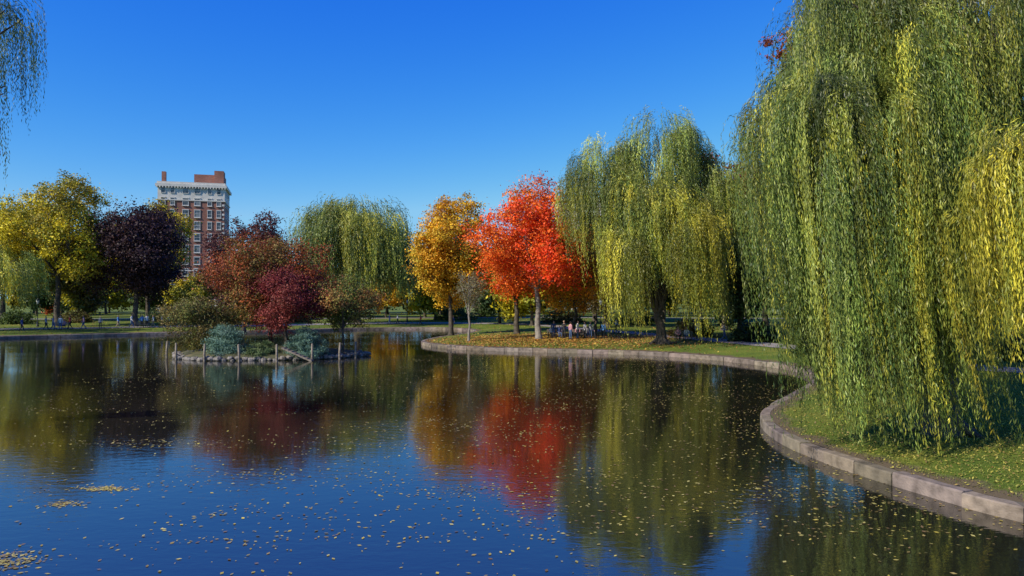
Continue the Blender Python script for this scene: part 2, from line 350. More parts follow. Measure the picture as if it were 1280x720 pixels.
def willow(name,x,y,tr,lobes,seed,strands=11,leaf=(.16,.03),space=.08,wind=(.16,-.02),lean=(0,0),pal_g=None,pal_y=None,trunk_top=None,jit=.18,gain=1.0,csz=12,contrast=1.0):
    """lobes: cx,cy,cz,rx,ry,rz,zmin,yellow,count,lmax[,lmin_frac[,gain]]"""
    rng=np.random.default_rng(seed); mb=MB(); z0=gz(x,y)
    G0=gain*np.array(pal_g if pal_g is not None else [(.05,.09,.016),(.13,.18,.032),(.28,.32,.07)])
    Y0=gain*np.array(pal_y if pal_y is not None else [(.24,.26,.035),(.46,.40,.035),(.64,.50,.04)])
    top=trunk_top or (x+lean[0],y+lean[1],z0+(lobes[0][2]-z0)*.75)
    tt=trunk(mb,(x,y,z0),top,tr,rng,11,1.9)
    for k_ in range(6):
        an=rng.uniform(0,6.28); e=(x+math.cos(an)*tr*2.6,y+math.sin(an)*tr*2.6,z0-.12)
        mb.tube(bez((x,y,z0+.7),e,-.15,5),np.linspace(tr*.5,tr*.16,5),6,0)
    A=[];Bv=[];Cc=[];K=[]
    for lb in lobes:
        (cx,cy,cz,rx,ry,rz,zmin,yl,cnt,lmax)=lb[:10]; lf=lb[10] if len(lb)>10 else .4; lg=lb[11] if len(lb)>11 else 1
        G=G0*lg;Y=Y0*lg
        C=np.array([cx,cy,cz]);R=np.array([rx,ry,rz])
        nb=max(8,cnt//csz); bu=unit(rng.normal(size=(nb,3))); bu[:,2]=np.abs(bu[:,2])*1.1-.12; bu=unit(bu)
        brad=rng.uniform(.55,1.02,nb)
        for q in range(min(nb,12)):
            s=tt[rng.integers(3,9)]; e=C+bu[q]*R*brad[q]*.9
            p=bez(s,e,rng.uniform(.5,2)*rz*.3,8); p[1:-1]+=rng.normal(0,.12,(6,3)); mb.tube(p,np.linspace(tr*.35,tr*.04,8),6,0)
        pr=np.where(bu[:,1]>.35,.4,1.0); bi=rng.choice(nb,cnt,p=pr/pr.sum()); u=unit(bu[bi]+rng.normal(0,.17,(cnt,3)))
        bb=(rng.uniform(.62,1.35,nb)[bi]*rng.uniform(.7,1.35,cnt))**contrast; by=rng.normal(0,.2,nb)[bi]
        st=C+u*R*np.clip(brad[bi]+rng.normal(0,.10,cnt),.35,1.05)[:,None]
        avail=st[:,2]-zmin; 
        Ls=np.minimum(rng.uniform(lf,1,cnt)*lmax,avail*rng.uniform(.8,1.02,cnt)); Ls=np.clip(Ls,.8,None)
        ang=np.arctan2(u[:,1],u[:,0])+rng.normal(0,.4,cnt)
        oh=np.stack([np.cos(ang),np.sin(ang),np.zeros(cnt)],1)
        ii=np.repeat(np.arange(cnt),strands); ns=len(ii)
        ss=st[ii]+rng.normal(0,jit,(ns,3))*(rx/5+.4)
        LL=Ls[ii]*rng.uniform(.62,1.08,ns); B=(rng.uniform(.35,.9,cnt)[ii]*rng.uniform(.85,1.15,ns))*(.5+rx/8)
        o2=unit(oh[ii]+rng.normal(0,.2,(ns,3))*np.array([1,1,0]))
        cnts=np.maximum((LL/space).astype(int),4); jj=np.repeat(np.arange(ns),cnts)
        first=np.repeat(np.cumsum(cnts)-cnts,cnts); kk=np.arange(len(jj))-first
        s=(kk+rng.uniform(0,1,len(jj)))/cnts[jj]*LL[jj]
        e=np.exp(-s/B[jj]); hor=B[jj]*(1-e)
        wv=np.array([wind[0],wind[1],0]); ph=rng.uniform(0,6.28,ns)[jj]
        gust=rng.uniform(.1,1.7,cnt)[ii][jj]
        pos=ss[jj]+o2[jj]*hor[:,None]+np.array([0,0,-1])*(s-hor*.95)[:,None]+wv*(s**1.35*gust)[:,None]*.5
        pos[:,:2]+=(st[ii][jj][:,:2]-ss[jj][:,:2])*(np.clip(s/LL[jj],0,1)**1.5*.55)[:,None]
        pos[:,0]+=np.sin(s*1.3+ph)*.05; pos[:,1]+=np.cos(s*1.1+ph)*.05
        ok=pos[:,2]>.75; 
        tg=unit(o2[jj]*e[:,None]+np.array([0,0,-1])*(1-e*.95)[:,None]+wv*.7)
        m=len(jj); d_=unit(tg+rng.normal(0,.24,(m,3)))
        N_=unit(rng.normal(size=(m,3))*.7+u[ii][jj]*np.array([1,1,.5])); nn=unit(np.cross(N_,d_))
        sc=rng.uniform(.6,1.2,(m,1)); a=d_*leaf[0]/2*sc; b=nn*leaf[1]/2*sc
        pos=pos+nn*(leaf[0]*.22)*rng.choice([-1,1],(m,1))
        t=np.clip(rng.beta(1.4,1.6,cnt)[ii][jj]*2+rng.normal(0,.3,m),0,1.999); i0=t.astype(int); fr=(t-i0)[:,None]
        g=G[i0]*(1-fr)+G[i0+1]*fr; yy=Y[i0]*(1-fr)+Y[i0+1]*fr
        yf=np.clip(yl+by+rng.normal(0,.2,cnt),0,1)[ii][jj]; yf=np.clip(yf+rng.normal(0,.1,m),0,1)[:,None]
        col=(g*(1-yf)+yy*yf)*(bb[ii][jj]*rng.uniform(.8,1.2,m))[:,None]
        A.append(pos[ok]);Bv.append(a[ok]);Cc.append(b[ok]);K.append(col[ok])
    leaves(mb,np.vstack(A),np.vstack(Bv),np.vstack(Cc),1,np.vstack(K))
    return mb.obj(name,[M_BARK,M_WLEAF])

YEL=[(.20,.20,.02),(.48,.37,.02),(.62,.46,.025),(.26,.25,.03)]
YOL=[(.18,.19,.02),(.50,.41,.025),(.64,.50,.02),(.30,.22,.03),(.20,.22,.03)]
ORG=[(.48,.30,.02),(.70,.42,.02),(.70,.32,.015),(.50,.38,.03)]
RED=[(.68,.05,.010),(.74,.10,.012),(.76,.19,.014),(.64,.05,.010),(.72,.27,.02)]
PUR=[(.028,.016,.018),(.055,.026,.026),(.08,.036,.032),(.04,.022,.018)]
CRI=[(.10,.016,.018),(.20,.028,.028),(.27,.06,.04),(.12,.04,.022)]
RBR=[(.26,.06,.022),(.38,.09,.025),(.22,.14,.03),(.15,.13,.025),(.40,.08,.025)]
OLB=[(.14,.10,.03),(.11,.13,.025),(.22,.15,.04),(.09,.07,.025)]
GRN=[(.045,.075,.016),(.08,.12,.024),(.12,.155,.03),(.06,.09,.022)]
DKG=[(.02,.042,.014),(.038,.066,.02),(.055,.085,.025)]
JUN=[(.09,.17,.12),(.17,.28,.20),(.25,.36,.28)]
GRY=[(.19,.17,.09),(.25,.22,.11),(.14,.13,.05)]

broadleaf('elm_tree',-65,106,25.8,8.6,4.2,YOL,11,n=700,per=70,leaf=.27,tr=.42,nl=22)
broadleaf('ash_tree',-62,126,24,7.6,5,YEL,12,n=480,per=70,leaf=.3,tr=.35)
broadleaf('elm_tree.001',-84,122,24,9,5,YOL,13,n=420,per=70,leaf=.32,tr=.4)
broadleaf('copper_beech_tree',-55.0,108,18.6,8.7,2.2,PUR,14,n=760,per=70,leaf=.28,tr=.4,nl=18,spread=1.1)
broadleaf('purple_maple_tree',-33.4,92,16.8,5.8,2.6,[(.07,.03,.028),(.14,.04,.035),(.10,.04,.03)],15,n=460,per=70,leaf=.22,tr=.25)
broadleaf('orange_maple_tree',-7.4,90,18.6,5.8,2.6,ORG,17,n=660,per=70,leaf=.23,tr=.28)
broadleaf('red_maple_tree',2.8,76,18.4,6.7,3.6,RED,18,n=620,per=72,leaf=.2,tr=.3,cx=1.9,nl=26,bark=M_BARKL,fill=.15,gain=1.2)
broadleaf('orange_maple_tree.001',6.9,82,13.0,4.8,2.5,[(.66,.25,.015),(.66,.38,.02),(.44,.2,.02)],19,n=400,per=60,leaf=.2,tr=.2)
broadleaf('red_maple_tree.001',0.6,86,13,4.8,4.4,[(.50,.13,.015),(.45,.26,.02),(.16,.14,.02)],20,n=300,per=60,leaf=.2,tr=.32)
broadleaf('birch_tree',-4.4,75.5,9.2,2.3,2.6,GRY,21,n=110,per=30,leaf=.12,tr=.13,bark=M_BARKL,nl=12)
broadleaf('oak_tree',25.8,90,24.5,6.8,3,RBR,22,n=560,per=70,leaf=.25,tr=.35,gain=1.0)
broadleaf('oak_tree.001',25.0,62,30.5,5,9,RBR,23,n=420,per=60,leaf=.22,tr=.35)
broadleaf('linden_tree',28,50,27,6,7,DKG,24,n=420,per=60,leaf=.24,tr=.4)
broadleaf('linden_tree.001',36,60,20,8,2.0,DKG,25,n=450,per=60,leaf=.3,tr=.4)
broadleaf('linden_tree.002',24,78,15,6,2.5,GRN,26,n=400,per=60,leaf=.26,tr=.35)
broadleaf('linden_tree.003',45,42,18,8,2.4,DKG,27,n=400,per=60,leaf=.3,tr=.4)
broadleaf('oak_tree.002',13,100,17,7,3,OLB,28,n=400,per=60,leaf=.3,tr=.35)

# willows
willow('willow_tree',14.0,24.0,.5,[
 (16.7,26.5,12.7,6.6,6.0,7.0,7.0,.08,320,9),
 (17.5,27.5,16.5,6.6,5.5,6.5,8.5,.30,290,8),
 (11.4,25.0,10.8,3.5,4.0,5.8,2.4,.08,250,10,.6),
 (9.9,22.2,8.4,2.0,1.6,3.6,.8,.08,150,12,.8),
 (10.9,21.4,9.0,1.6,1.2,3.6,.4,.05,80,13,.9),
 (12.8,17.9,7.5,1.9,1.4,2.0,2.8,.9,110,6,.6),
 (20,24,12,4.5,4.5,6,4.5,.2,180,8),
 (13.8,30,9.3,4.8,3.0,3.5,1.8,.0,110,8,.6,.3),  # rear lobe: leaf colour darkened, painting in the shade of the gap
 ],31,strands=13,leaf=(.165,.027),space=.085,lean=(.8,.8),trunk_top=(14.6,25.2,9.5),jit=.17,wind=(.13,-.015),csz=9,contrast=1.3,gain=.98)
willow('willow_tree.001',20.5,42,.5,[
 (20,41,11,7.4,6,7,1.7,.05,340,10,.55),
 (19,42,15,5.0,5,5,4.5,.25,160,7)],32,strands=9,leaf=(.24,.05),space=.13,lean=(0,0),gain=.5,contrast=1.2,wind=(.05,0))
willow('willow_tree.002',14.0,69.5,.5,[
 (13.8,66.5,10.0,5.2,3.2,4.8,.6,.62,230,10,.5),
 (11.8,67.5,13.2,3.4,2.6,3.6,3.0,.45,90,8,.4),
 (8.8,70.5,15.2,3.9,3.0,5.0,3.4,.22,160,9,.4),
 (14.2,71,17.7,4.6,3.5,5.4,6.0,.25,200,9),
 (18.9,71,14.4,4.5,3.2,5.2,2.8,.2,190,9,.4),
 (13.5,69,12,6.0,3.5,5.5,3,.3,190,8)],43,strands=10,leaf=(.26,.055),space=.15,wind=(.07,0),gain=1.12,contrast=1.35,csz=5,jit=.24)
willow('willow_tree.003',-25.5,122,.5,[
 (-25.5,120,13.8,9.8,7,7.8,2.2,.22,420,10,.5),
 (-25.5,119,14.5,6,5,6.0,3,.25,130,10,.5),(-29,120,15,5,5,5.5,4,.25,90,8),(-21,119,10,6,5,5,2.5,.15,130,8,.5)],34,strands=9,leaf=(.42,.1),space=.26,wind=(.05,0),gain=1.1,csz=6,jit=.26)
willow('willow_tree.004',-70,95,.45,[
 (-69.0,94,8.0,8.2,5,4.8,1.6,.45,220,6,.5)],35,strands=9,leaf=(.34,.08),space=.2,wind=(.03,0),gain=1.35,csz=6)
willow('willow_tree.005',-25.5,26,.5,[
 (-21.4,24,14.6,5.0,4.5,4.5,10.0,.15,120,4.6),(-17.1,23.6,13.6,1.6,2.0,2.2,9.6,.1,46,4.5,.5),(-16.6,23.4,11.6,.7,.9,1.3,8.0,.1,18,4.4,.7)],36,strands=9,leaf=(.14,.026),space=.10,wind=(.02,0),jit=.16,csz=5,gain=1.0)

# distant trees: instanced under one parent
par=bpy.data.objects.new('distant_trees',None); scene.collection.objects.link(par)
vars_=[]
for i,pal in enumerate([GRN,YOL,OLB,RBR,DKG,ORG]):
    vars_.append(broadleaf('distant_tree',0,0,16,7,.8,pal,50+i,n=280,per=45,leaf=.6,tr=.3,z0=0,link=False,spread=1.4))
rng=np.random.default_rng(8)
spots=[]
for x in np.arange(-190,190,6): spots.append((x+rng.uniform(-3,3),rng.uniform(165,190),rng.uniform(.7,1.05)))
for x in np.arange(-150,150,9): spots.append((x+rng.uniform(-4,4),rng.uniform(145,160),rng.uniform(.5,.8)))
for (x,y,s_) in [(-14,135,1.05),(-9,150,1.1),(14,125,1.2),(24,118,1.2),(36,105,1.3),(46,90,1.2),(50,70,1.2),(60,52,1.2),(62,100,1.4),(56,34,1.1),(-48,128,.75),(-76,130,.9),(3,112,.8),(-2,120,.8)]: spots.append((x,y,s_))
for k_,(x,y,s_) in enumerate(spots):
    if -106<x*200/y<-72 and y>140: s_*=.72
    w_=[.34,.14,.2,.07,.2,.05]
    o=bpy.data.objects.new('distant_tree_crown',vars_[rng.choice(6,p=w_)]); scene.collection.objects.link(o)
    o.location=(x,y,gz(x,y)); o.scale=(s_*rng.uniform(.9,1.15),s_*rng.uniform(.9,1.1),s_); o.rotation_euler[2]=rng.uniform(0,6.28); o.parent=par

def shrub(name,cx,cy,rx,ry,top,pal,seed,n=120,per=80,leaf=.12,z0=None):
    rng=np.random.default_rng(seed); mb=MB(); z0=gz(cx,cy) if z0 is None else z0; pal=np.array(pal)
    u=unit(rng.normal(size=(n,3))); u[:,2]=np.abs(u[:,2])
    R=np.array([rx,ry,top-z0]); cp=np.array([cx,cy,z0])+u*R*rng.uniform(.45,1.0,(n,1))*np.array([1,1,.95])
    idx=np.repeat(np.arange(n),per); m=len(idx); pos=cp[idx]+rng.normal(size=(m,3))*np.array([.22,.22,.13])*(rx/2.2)
    nrm=unit(rng.normal(size=(m,3))+u[idx]*.8+np.array([0,0,.5])); a=unit(np.cross(nrm,rng.normal(size=(m,3)))); b=np.cross(nrm,a)
    sz=leaf*rng.uniform(.6,1.2,(m,1)); t=np.clip(rng.uniform(0,len(pal)-1,n)[idx]+rng.normal(0,.3,m),0,len(pal)-1.001); i0=t.astype(int); fr=(t-i0)[:,None]
    col=(pal[i0]*(1-fr)+pal[i0+1]*fr)*rng.uniform(.75,1.25,(m,1))
    for q in range(10): mb.tube(bez((cx,cy,z0-.1),cp[q],.1,4),np.linspace(.05,.015,4),4,0)
    leaves(mb,pos,a*sz*.6,b*sz*.35,1,col)
    return mb.obj(name,[M_BARK,M_LEAF])

# ------------------------------------------------------------------ island
IC=(-21,63); IRX,IRY=7.7,4.3
def irad(th): return 1+.05*math.sin(3*th+1)+.04*math.sin(5*th)+.02*math.sin(9*th)
mb=MB(); nt_=72; rings=[(1.0,-.4),(.985,.25),(.9,.42),(.7,.62),(.45,.8),(.2,.88),(.01,.9)]
V=[];
for rr,z in rings:
    for k_ in range(nt_):
        th=2*math.pi*k_/nt_; q=irad(th)*rr; V.append((IC[0]+math.cos(th)*IRX*q,IC[1]+math.sin(th)*IRY*q,z))
Fq=[(a*nt_+b,a*nt_+(b+1)%nt_,(a+1)*nt_+(b+1)%nt_,(a+1)*nt_+b) for a in range(len(rings)-1) for b in range(nt_)]
mb.add(V,Fq); mb.obj('island_ground',[M_SOIL])
rng=np.random.default_rng(4); mb=MB()
for k_ in range(150):
    th=2*math.pi*k_/150+rng.normal(0,.01); q=irad(th)*rng.uniform(.98,1.03)
    s=rng.uniform(.14,.27); c=(IC[0]+math.cos(th)*IRX*q,IC[1]+math.sin(th)*IRY*q,rng.uniform(.02,.24))
    mb.ball(c,(s*1.2,s,s*.75),nu=8,nv=6); mb.v[-1]+=rng.normal(0,s*.09,mb.v[-1].shape)
mb.obj('island_stone_edging',[M_ROCK],flat=True)
for k_,(px,d_) in enumerate([(-27.2,59.9),(-24.3,58.5),(-21.4,58.0),(-18.4,58.0),(-15.9,58.9),(-14.0,60.2),(-13.0,61.6),(-28.9,62)]):
    mb=MB(); mb.tube([(0,0,-.6),(rng.uniform(-.03,.03),0,.5),(rng.uniform(-.05,.05),0,1.32),(0,0,1.36)],[.1,.095,.085,.01],8)
    mb.obj('wooden_post',[M_WOOD],loc=(px,d_,0))
mb=MB(); Mx=Matrix.Rotation(math.radians(24),3,'Y')
mb.box((0,0,0),(2.6,.62,.05),0,M=Mx)
for k_ in range(8):
    v=Mx@Vector((-1.15+k_*.33,0,.045)); mb.box(v,(.05,.6,.035),0,M=Mx)
for sy in (-.33,.33): mb.box((0,sy,-.03),(2.6,.05,.12),0,M=Mx)
mb.obj('duck_ramp',[M_WOOD],flat=True,loc=(-16.9,58.4,.55))
broadleaf('smoke_tree',-21.2,65,12.2,5.7,2.2,RBR,41,n=520,per=75,leaf=.16,tr=.2,z0=.8,nl=20,gain=1.0)
broadleaf('japanese_maple_tree',-18.8,61.6,8.9,3.9,1.3,CRI,42,n=440,per=75,leaf=.13,tr=.16,z0=.7,nl=16)
broadleaf('dogwood_tree',-25.9,62.6,5.9,3.7,.6,OLB,43,n=340,per=65,leaf=.13,tr=.12,z0=.5,gain=1.3)
broadleaf('dogwood_tree.001',-14.3,62.6,6.9,3.3,1.6,[(.12,.15,.025),(.20,.20,.04),(.32,.12,.04),(.10,.13,.03)],44,n=260,per=55,leaf=.13,tr=.11,z0=.5,gain=1.3)
shrub('juniper_bush',-23.3,60.2,2.0,1.3,2.9,JUN,45,n=180,per=110,leaf=.09,z0=.25)
shrub('juniper_bush.001',-16.7,60.3,1.8,1.3,2.8,JUN,46,n=170,per=110,leaf=.09,z0=.25)
shrub('juniper_bush.002',-20.2,59.8,1.5,.9,1.6,[(.07,.12,.045),(.13,.19,.08),(.18,.22,.08)],47,n=110,per=90,leaf=.09,z0=.25)
for k_,(x,y,r_,t_) in enumerate([(-75,112,3,3.2),(-70,118,3,3),(-46,117,3.4,3.6),(-40,121,3,3.4),(-36,124,3,3),(-58,124,4,3.5),(-10,134,4,3.4),(19,78,2.4,3),(23,70,2.2,2.8),(27,66,2.5,3.2),(34,48,2.6,2.8),(38,50,2.6,3.2),(18,110,4,3.4),(8,122,4,3.4),(24,57,2.2,2.2),(30,60,3,3.4)]):
    shrub('shrub',x,y,r_,r_*.7,t_,[GRN,OLB,DKG][k_%3],80+k_,n=70,per=60,leaf=.24)

# ------------------------------------------------------------------ leaves on water, ground
rng=np.random.default_rng(9)
def flat_leaves(name,P,z,size,pal,tilt=.15,mat=None):
    m=len(P); pal=np.array(pal); c=np.c_[P,z]; an=rng.uniform(0,6.28,m)
    n_=unit(np.c_[rng.normal(0,tilt,(m,2)),np.ones(m)]); a=unit(np.cross(n_,np.c_[np.cos(an),np.sin(an),np.zeros(m)])); b=np.cross(n_,a)
    s=(size*rng.uniform(.4,1.4,m)**1.0)[:,None]; col=pal[rng.integers(0,len(pal),m)]*rng.uniform(.7,1.2,(m,1))
    mb=MB(); leaves(mb,c,a*s*.6,b*s*.33,0,col); return mb.obj(name,[M_LITTER])
def inwater(P):
    k=inside(S,P[:,0],P[:,1])&(sdist(P[:,0],P[:,1])>.15)
    e=((P[:,0]-IC[0])/(IRX*1.1))**2+((P[:,1]-IC[1])/(IRY*1.1))**2>1
    return P[k&e]
LP=[np.c_[rng.uniform(-30,20,4200),rng.uniform(12,66,4200)]]
for k_ in range(330):
    t=rng.random()
    c=np.array([rng.uniform(-5,13),rng.uniform(15,64)]) if t<.8 else np.array([rng.uniform(-26,4),rng.uniform(14,64)])
    L_=rng.uniform(.8,4.5); an=rng.normal(.2,.5); m=int(rng.uniform(12,60))
    q=np.c_[rng.normal(0,L_,m),rng.normal(0,L_*.22,m)]; R_=np.array([[math.cos(an),math.sin(an)],[-math.sin(an),math.cos(an)]])
    LP.append(c+q@R_)
for (cx,cy,rx,ry,m) in [(-10.7,19.4,.35,.12,220),(-10.9,18.0,.22,.14,110),(-9.9,14.0,.5,.35,420),(-12.2,25.5,1.6,.4,160),(-7,21,.5,.1,30),(-15.5,16.8,.5,.2,60),(-13,16.2,.3,.1,40),(-20,33,3,.5,120)]:
    LP.append(np.c_[rng.normal(cx,rx,m),rng.normal(cy,ry,m)])
id_=rng.integers(0,len(S),2600); LP.append(S[id_]-SN[id_]*np.abs(rng.normal(0.25,.7,(2600,1)))+rng.normal(0,.2,(2600,2)))
P=inwater(np.vstack(LP)); P=P[P[:,1]<75]
flat_leaves('floating_leaves',P,np.full(len(P),.012),.08,[(.5,.40,.10),(.58,.48,.14),(.38,.27,.08),(.56,.43,.07),(.28,.17,.07)],tilt=.08)
def onland(P,dmin=.5):
    k=~inside(S,P[:,0],P[:,1]); P=P[k]; return P[sdist(P[:,0],P[:,1])>dmin]
P=onland(np.vstack([np.c_[rng.uniform(9,34,13000),rng.uniform(10,48,13000)],np.c_[rng.normal(13,3,6000),rng.normal(22,4,6000)]]),.45)
flat_leaves('fallen_leaves',P,gza(P[:,0],P[:,1])+.04,.065,[(.42,.34,.07),(.5,.42,.08),(.3,.2,.06),(.35,.33,.07)],tilt=.5)
P=onland(np.vstack([np.c_[rng.normal(2,6.5,14000),rng.normal(76,5,14000)],np.c_[rng.normal(10,6,6000),rng.normal(74,6,6000)]]),.5)
flat_leaves('fallen_leaves.001',P,gza(P[:,0],P[:,1])+.045,.16,[(.5,.2,.04),(.55,.34,.06),(.40,.16,.04),(.5,.38,.07),(.26,.15,.05)],tilt=.4)
P=onland(np.c_[rng.uniform(-85,30,6000),rng.uniform(90,135,6000)],.6)
flat_leaves('fallen_leaves.002',P,gza(P[:,0],P[:,1])+.05,.2,[(.4,.33,.06),(.4,.2,.05),(.3,.25,.06)],tilt=.4)
m=130000; P=onland(np.c_[rng.uniform(9.2,30,m),12+30*rng.random(m)**1.5],.62)
dn=np.sin(P[:,0]*1.9+np.sin(P[:,1]*1.3)*1.4)*np.cos(P[:,1]*1.5+np.sin(P[:,0]*.8)*2); P=P[rng.random(len(P))<.62+.38*dn]; m=len(P)
z=gza(P[:,0],P[:,1]); h=rng.uniform(.03,.08,m); an=rng.uniform(0,6.28,m)
a=np.c_[rng.normal(0,.015,m),rng.normal(0,.015,m),h/2]; b=np.c_[np.cos(an),np.sin(an),np.zeros(m)]*.009
gc=np.array([(.12,.18,.028),(.19,.235,.038),(.30,.28,.06)])[rng.integers(0,3,m)]*rng.uniform(.7,1.2,(m,1))
mb=MB(); leaves(mb,np.c_[P,z+h/2],a,b,0,gc); mb.obj('grass',[M_LEAF])

# ------------------------------------------------------------------ building
bp=bpy.data.objects.new('brick_apartment_building',None); scene.collection.objects.link(bp)
bp.location=(-77.9,200,-.8); bp.rotation_euler[2]=math.radians(16)
W,D=16.5,14.0
mb=MB()
mb.box((-W/2,D/2,19),(W,D,26),0); mb.obj('walls',[M_BRICK],flat=True,parent=bp)
mb=MB()
mb.box((-W/2,D/2-.0,3),(W+.3,D+.3,6),0)
mb.box((-W/2,D/2,6.25),(W+.8,D+.8,.5),0)
mb.box((-W/2,D/2,33.7),(W+.12,D+.12,3.4),0)
mb.box((-W/2,D/2,31.85),(W+.5,D+.5,.3),0)
mb.box((-W/2,D/2,35.75),(W+1.2,D+1.2,.7),0)
mb.box((-W/2,D/2,36.4),(W+.5,D+.5,.6),0)
for i_ in range(24): mb.box((-W-.2+i_*(W+.4)/23,-.45,35.2),(.25,.4,.38),0)
mb.obj('stonework',[M_LIME],flat=True,parent=bp)
mb=MB()
mb.box((-4.2,6,38),(7.5,7,2.6),0); mb.box((-1.6,4,38.4),(2.4,4,4.0),0); mb.box((-W+1.0,3,38.2),(1.0,1.4,3.0),0)
mb.obj('penthouse_and_chimney',[M_BRICK],flat=True,parent=bp)
fr=MB(); gl=MB(); st_=MB()
cols=[-15.2,-12.9,-9.7,-6.8,-3.7,-1.4]
for fl in range(11):
    z=2.7+fl*3.15 + (.35 if fl>=2 else 0)
    for ci,cx in enumerate(cols):
        ww=.95 if ci not in (2,3) else 1.35; wh=1.7
        yb=-.15 if fl<2 else (-.06 if fl>=10 else 0)
        gl.box((cx,yb-.02,z),(ww,.10,wh),0)
        for sx in (-1,1): fr.box((cx+sx*(ww/2+.05),yb-.06,z),(.1,.22,wh+.2),0)
        fr.box((cx,yb-.06,z+wh/2+.05),(ww-.01,.22,.1),0); fr.box((cx,yb-.06,z-wh/2-.05),(ww-.01,.22,.1),0)
        fr.box((cx,yb-.07,z),(ww-.02,.12,.07),0)
        if 2<=fl<10:
            st_.box((cx,-.1,z+wh/2+.22),(ww+.3,.24,.22),0); st_.box((cx,-.14,z-wh/2-.18),(ww+.4,.32,.14),0)
    for cy in (3,6.2,9.4,12.0):
        xb=.15 if fl<2 else (.06 if fl>=10 else 0)
        gl.box((xb+.02,cy,z),(.1,1.1,1.7),0)
        for sy in (-1,1): fr.box((xb+.05,cy+sy*.6,z),(.2,.1,1.9),0)
        fr.box((xb+.05,cy,z+.9),(.2,1.09,.1),0); fr.box((xb+.05,cy,z-.9),(.2,1.09,.1),0); fr.box((xb+.06,cy,z),(.12,1.08,.07),0)
for i_ in range(20):
    for sx in (-W+.3,-.3): st_.box((sx,-.04,7+i_*1.25),(.6 if i_%2 else .4,.12,.5),0)
st_.box((-W/2,-.1,13.05),(W+.1,.24,.3),0)
gl.obj('window_glass',[M_GLASS],flat=True,parent=bp); fr.obj('window_frames',[M_TRIM],flat=True,parent=bp); st_.obj('lintels_and_sills',[M_LIME],flat=True,parent=bp)
bq=bpy.data.objects.new('stone_apartment_building',None); scene.collection.objects.link(bq); bq.location=(16,230,1.1)
mb=MB(); mb.box((6,7,17),(16,14,34),0); mb.box((6,7,34.3),(17,15,.6),0); mb.obj('walls',[M_LIME],flat=True,parent=bq)
gl=MB(); fr=MB()
for fl in range(10):
    for c in range(6):
        x_=-.2+c*2.5; z_=3+fl*3.2; gl.box((x_,-.02,z_),(1.2,.1,1.8),0); fr.box((x_,-.05,z_+.98),(1.5,.2,.15),0); fr.box((x_,-.05,z_-.98),(1.5,.2,.15),0)
gl.obj('window_glass',[M_GLASS],flat=True,parent=bq); fr.obj('window_frames',[M_TRIM],flat=True,parent=bq)

# ------------------------------------------------------------------ lamps, benches
def lamp(x,y,name='street_lamp'):
    mb=MB(); prof=[(.2,0),(.2,.15),(.13,.25),(.13,.6),(.08,.75),(.055,.9),(.045,3.1),(.09,3.15),(.05,3.22)]
    mb.tube([(0,0,z) for r,z in prof],[r for r,z in prof],10,0)
    mb.tube([(0,0,3.22),(0,0,3.3),(0,0,3.65),(0,0,3.72)],[.1,.13,.2,.2],8,1)
    mb.tube([(0,0,3.72),(0,0,3.76),(0,0,3.9),(0,0,4.02),(0,0,4.1)],[.25,.24,.1,.04,.005],8,0)
    mb.obj(name,[M_IRON,M_LAMPG],loc=(x,y,gz(x,y)))
for p in [(-67,104.5),(-43,114.5),(-18,127),(10.8,90),(28.5,56),(31.5,38)]: lamp(*p)
def bench(x,y,rot):
    mb=MB()
    for k_ in range(4): mb.box((0,-.2+k_*.13,.44),(1.8,.1,.035),1)
    for k_ in range(3): mb.box((0,.26+k_*.03,.58+k_*.13),(1.8,.035,.1),1)
    for sx in (-.8,0,.8):
        mb.box((sx,-.2,.21),(.05,.05,.42),0); mb.box((sx,.24,.21),(.05,.05,.42),0); mb.box((sx,.02,.405),(.05,.5,.035),0)
        mb.box((sx,.32,.64),(.045,.045,.5),0,M=Matrix.Rotation(math.radians(-12),3,'X'))
    for sx in (-.86,.86): mb.box((sx,0,.66),(.05,.5,.035),0); mb.box((sx,-.22,.54),(.05,.04,.22),0)
    mb.obj('park_bench',[M_IRON,M_WOOD],flat=True,loc=(x,y,gz(x,y)),rot=rot)
BEN=[(4.6,77.2,.15),(7.2,76.6,-.1),(16.8,72.5,-.2),(-61,100.2,.5),(-52.5,105.4,.5),(-45,110,.4)]
for b_ in BEN: bench(*b_)

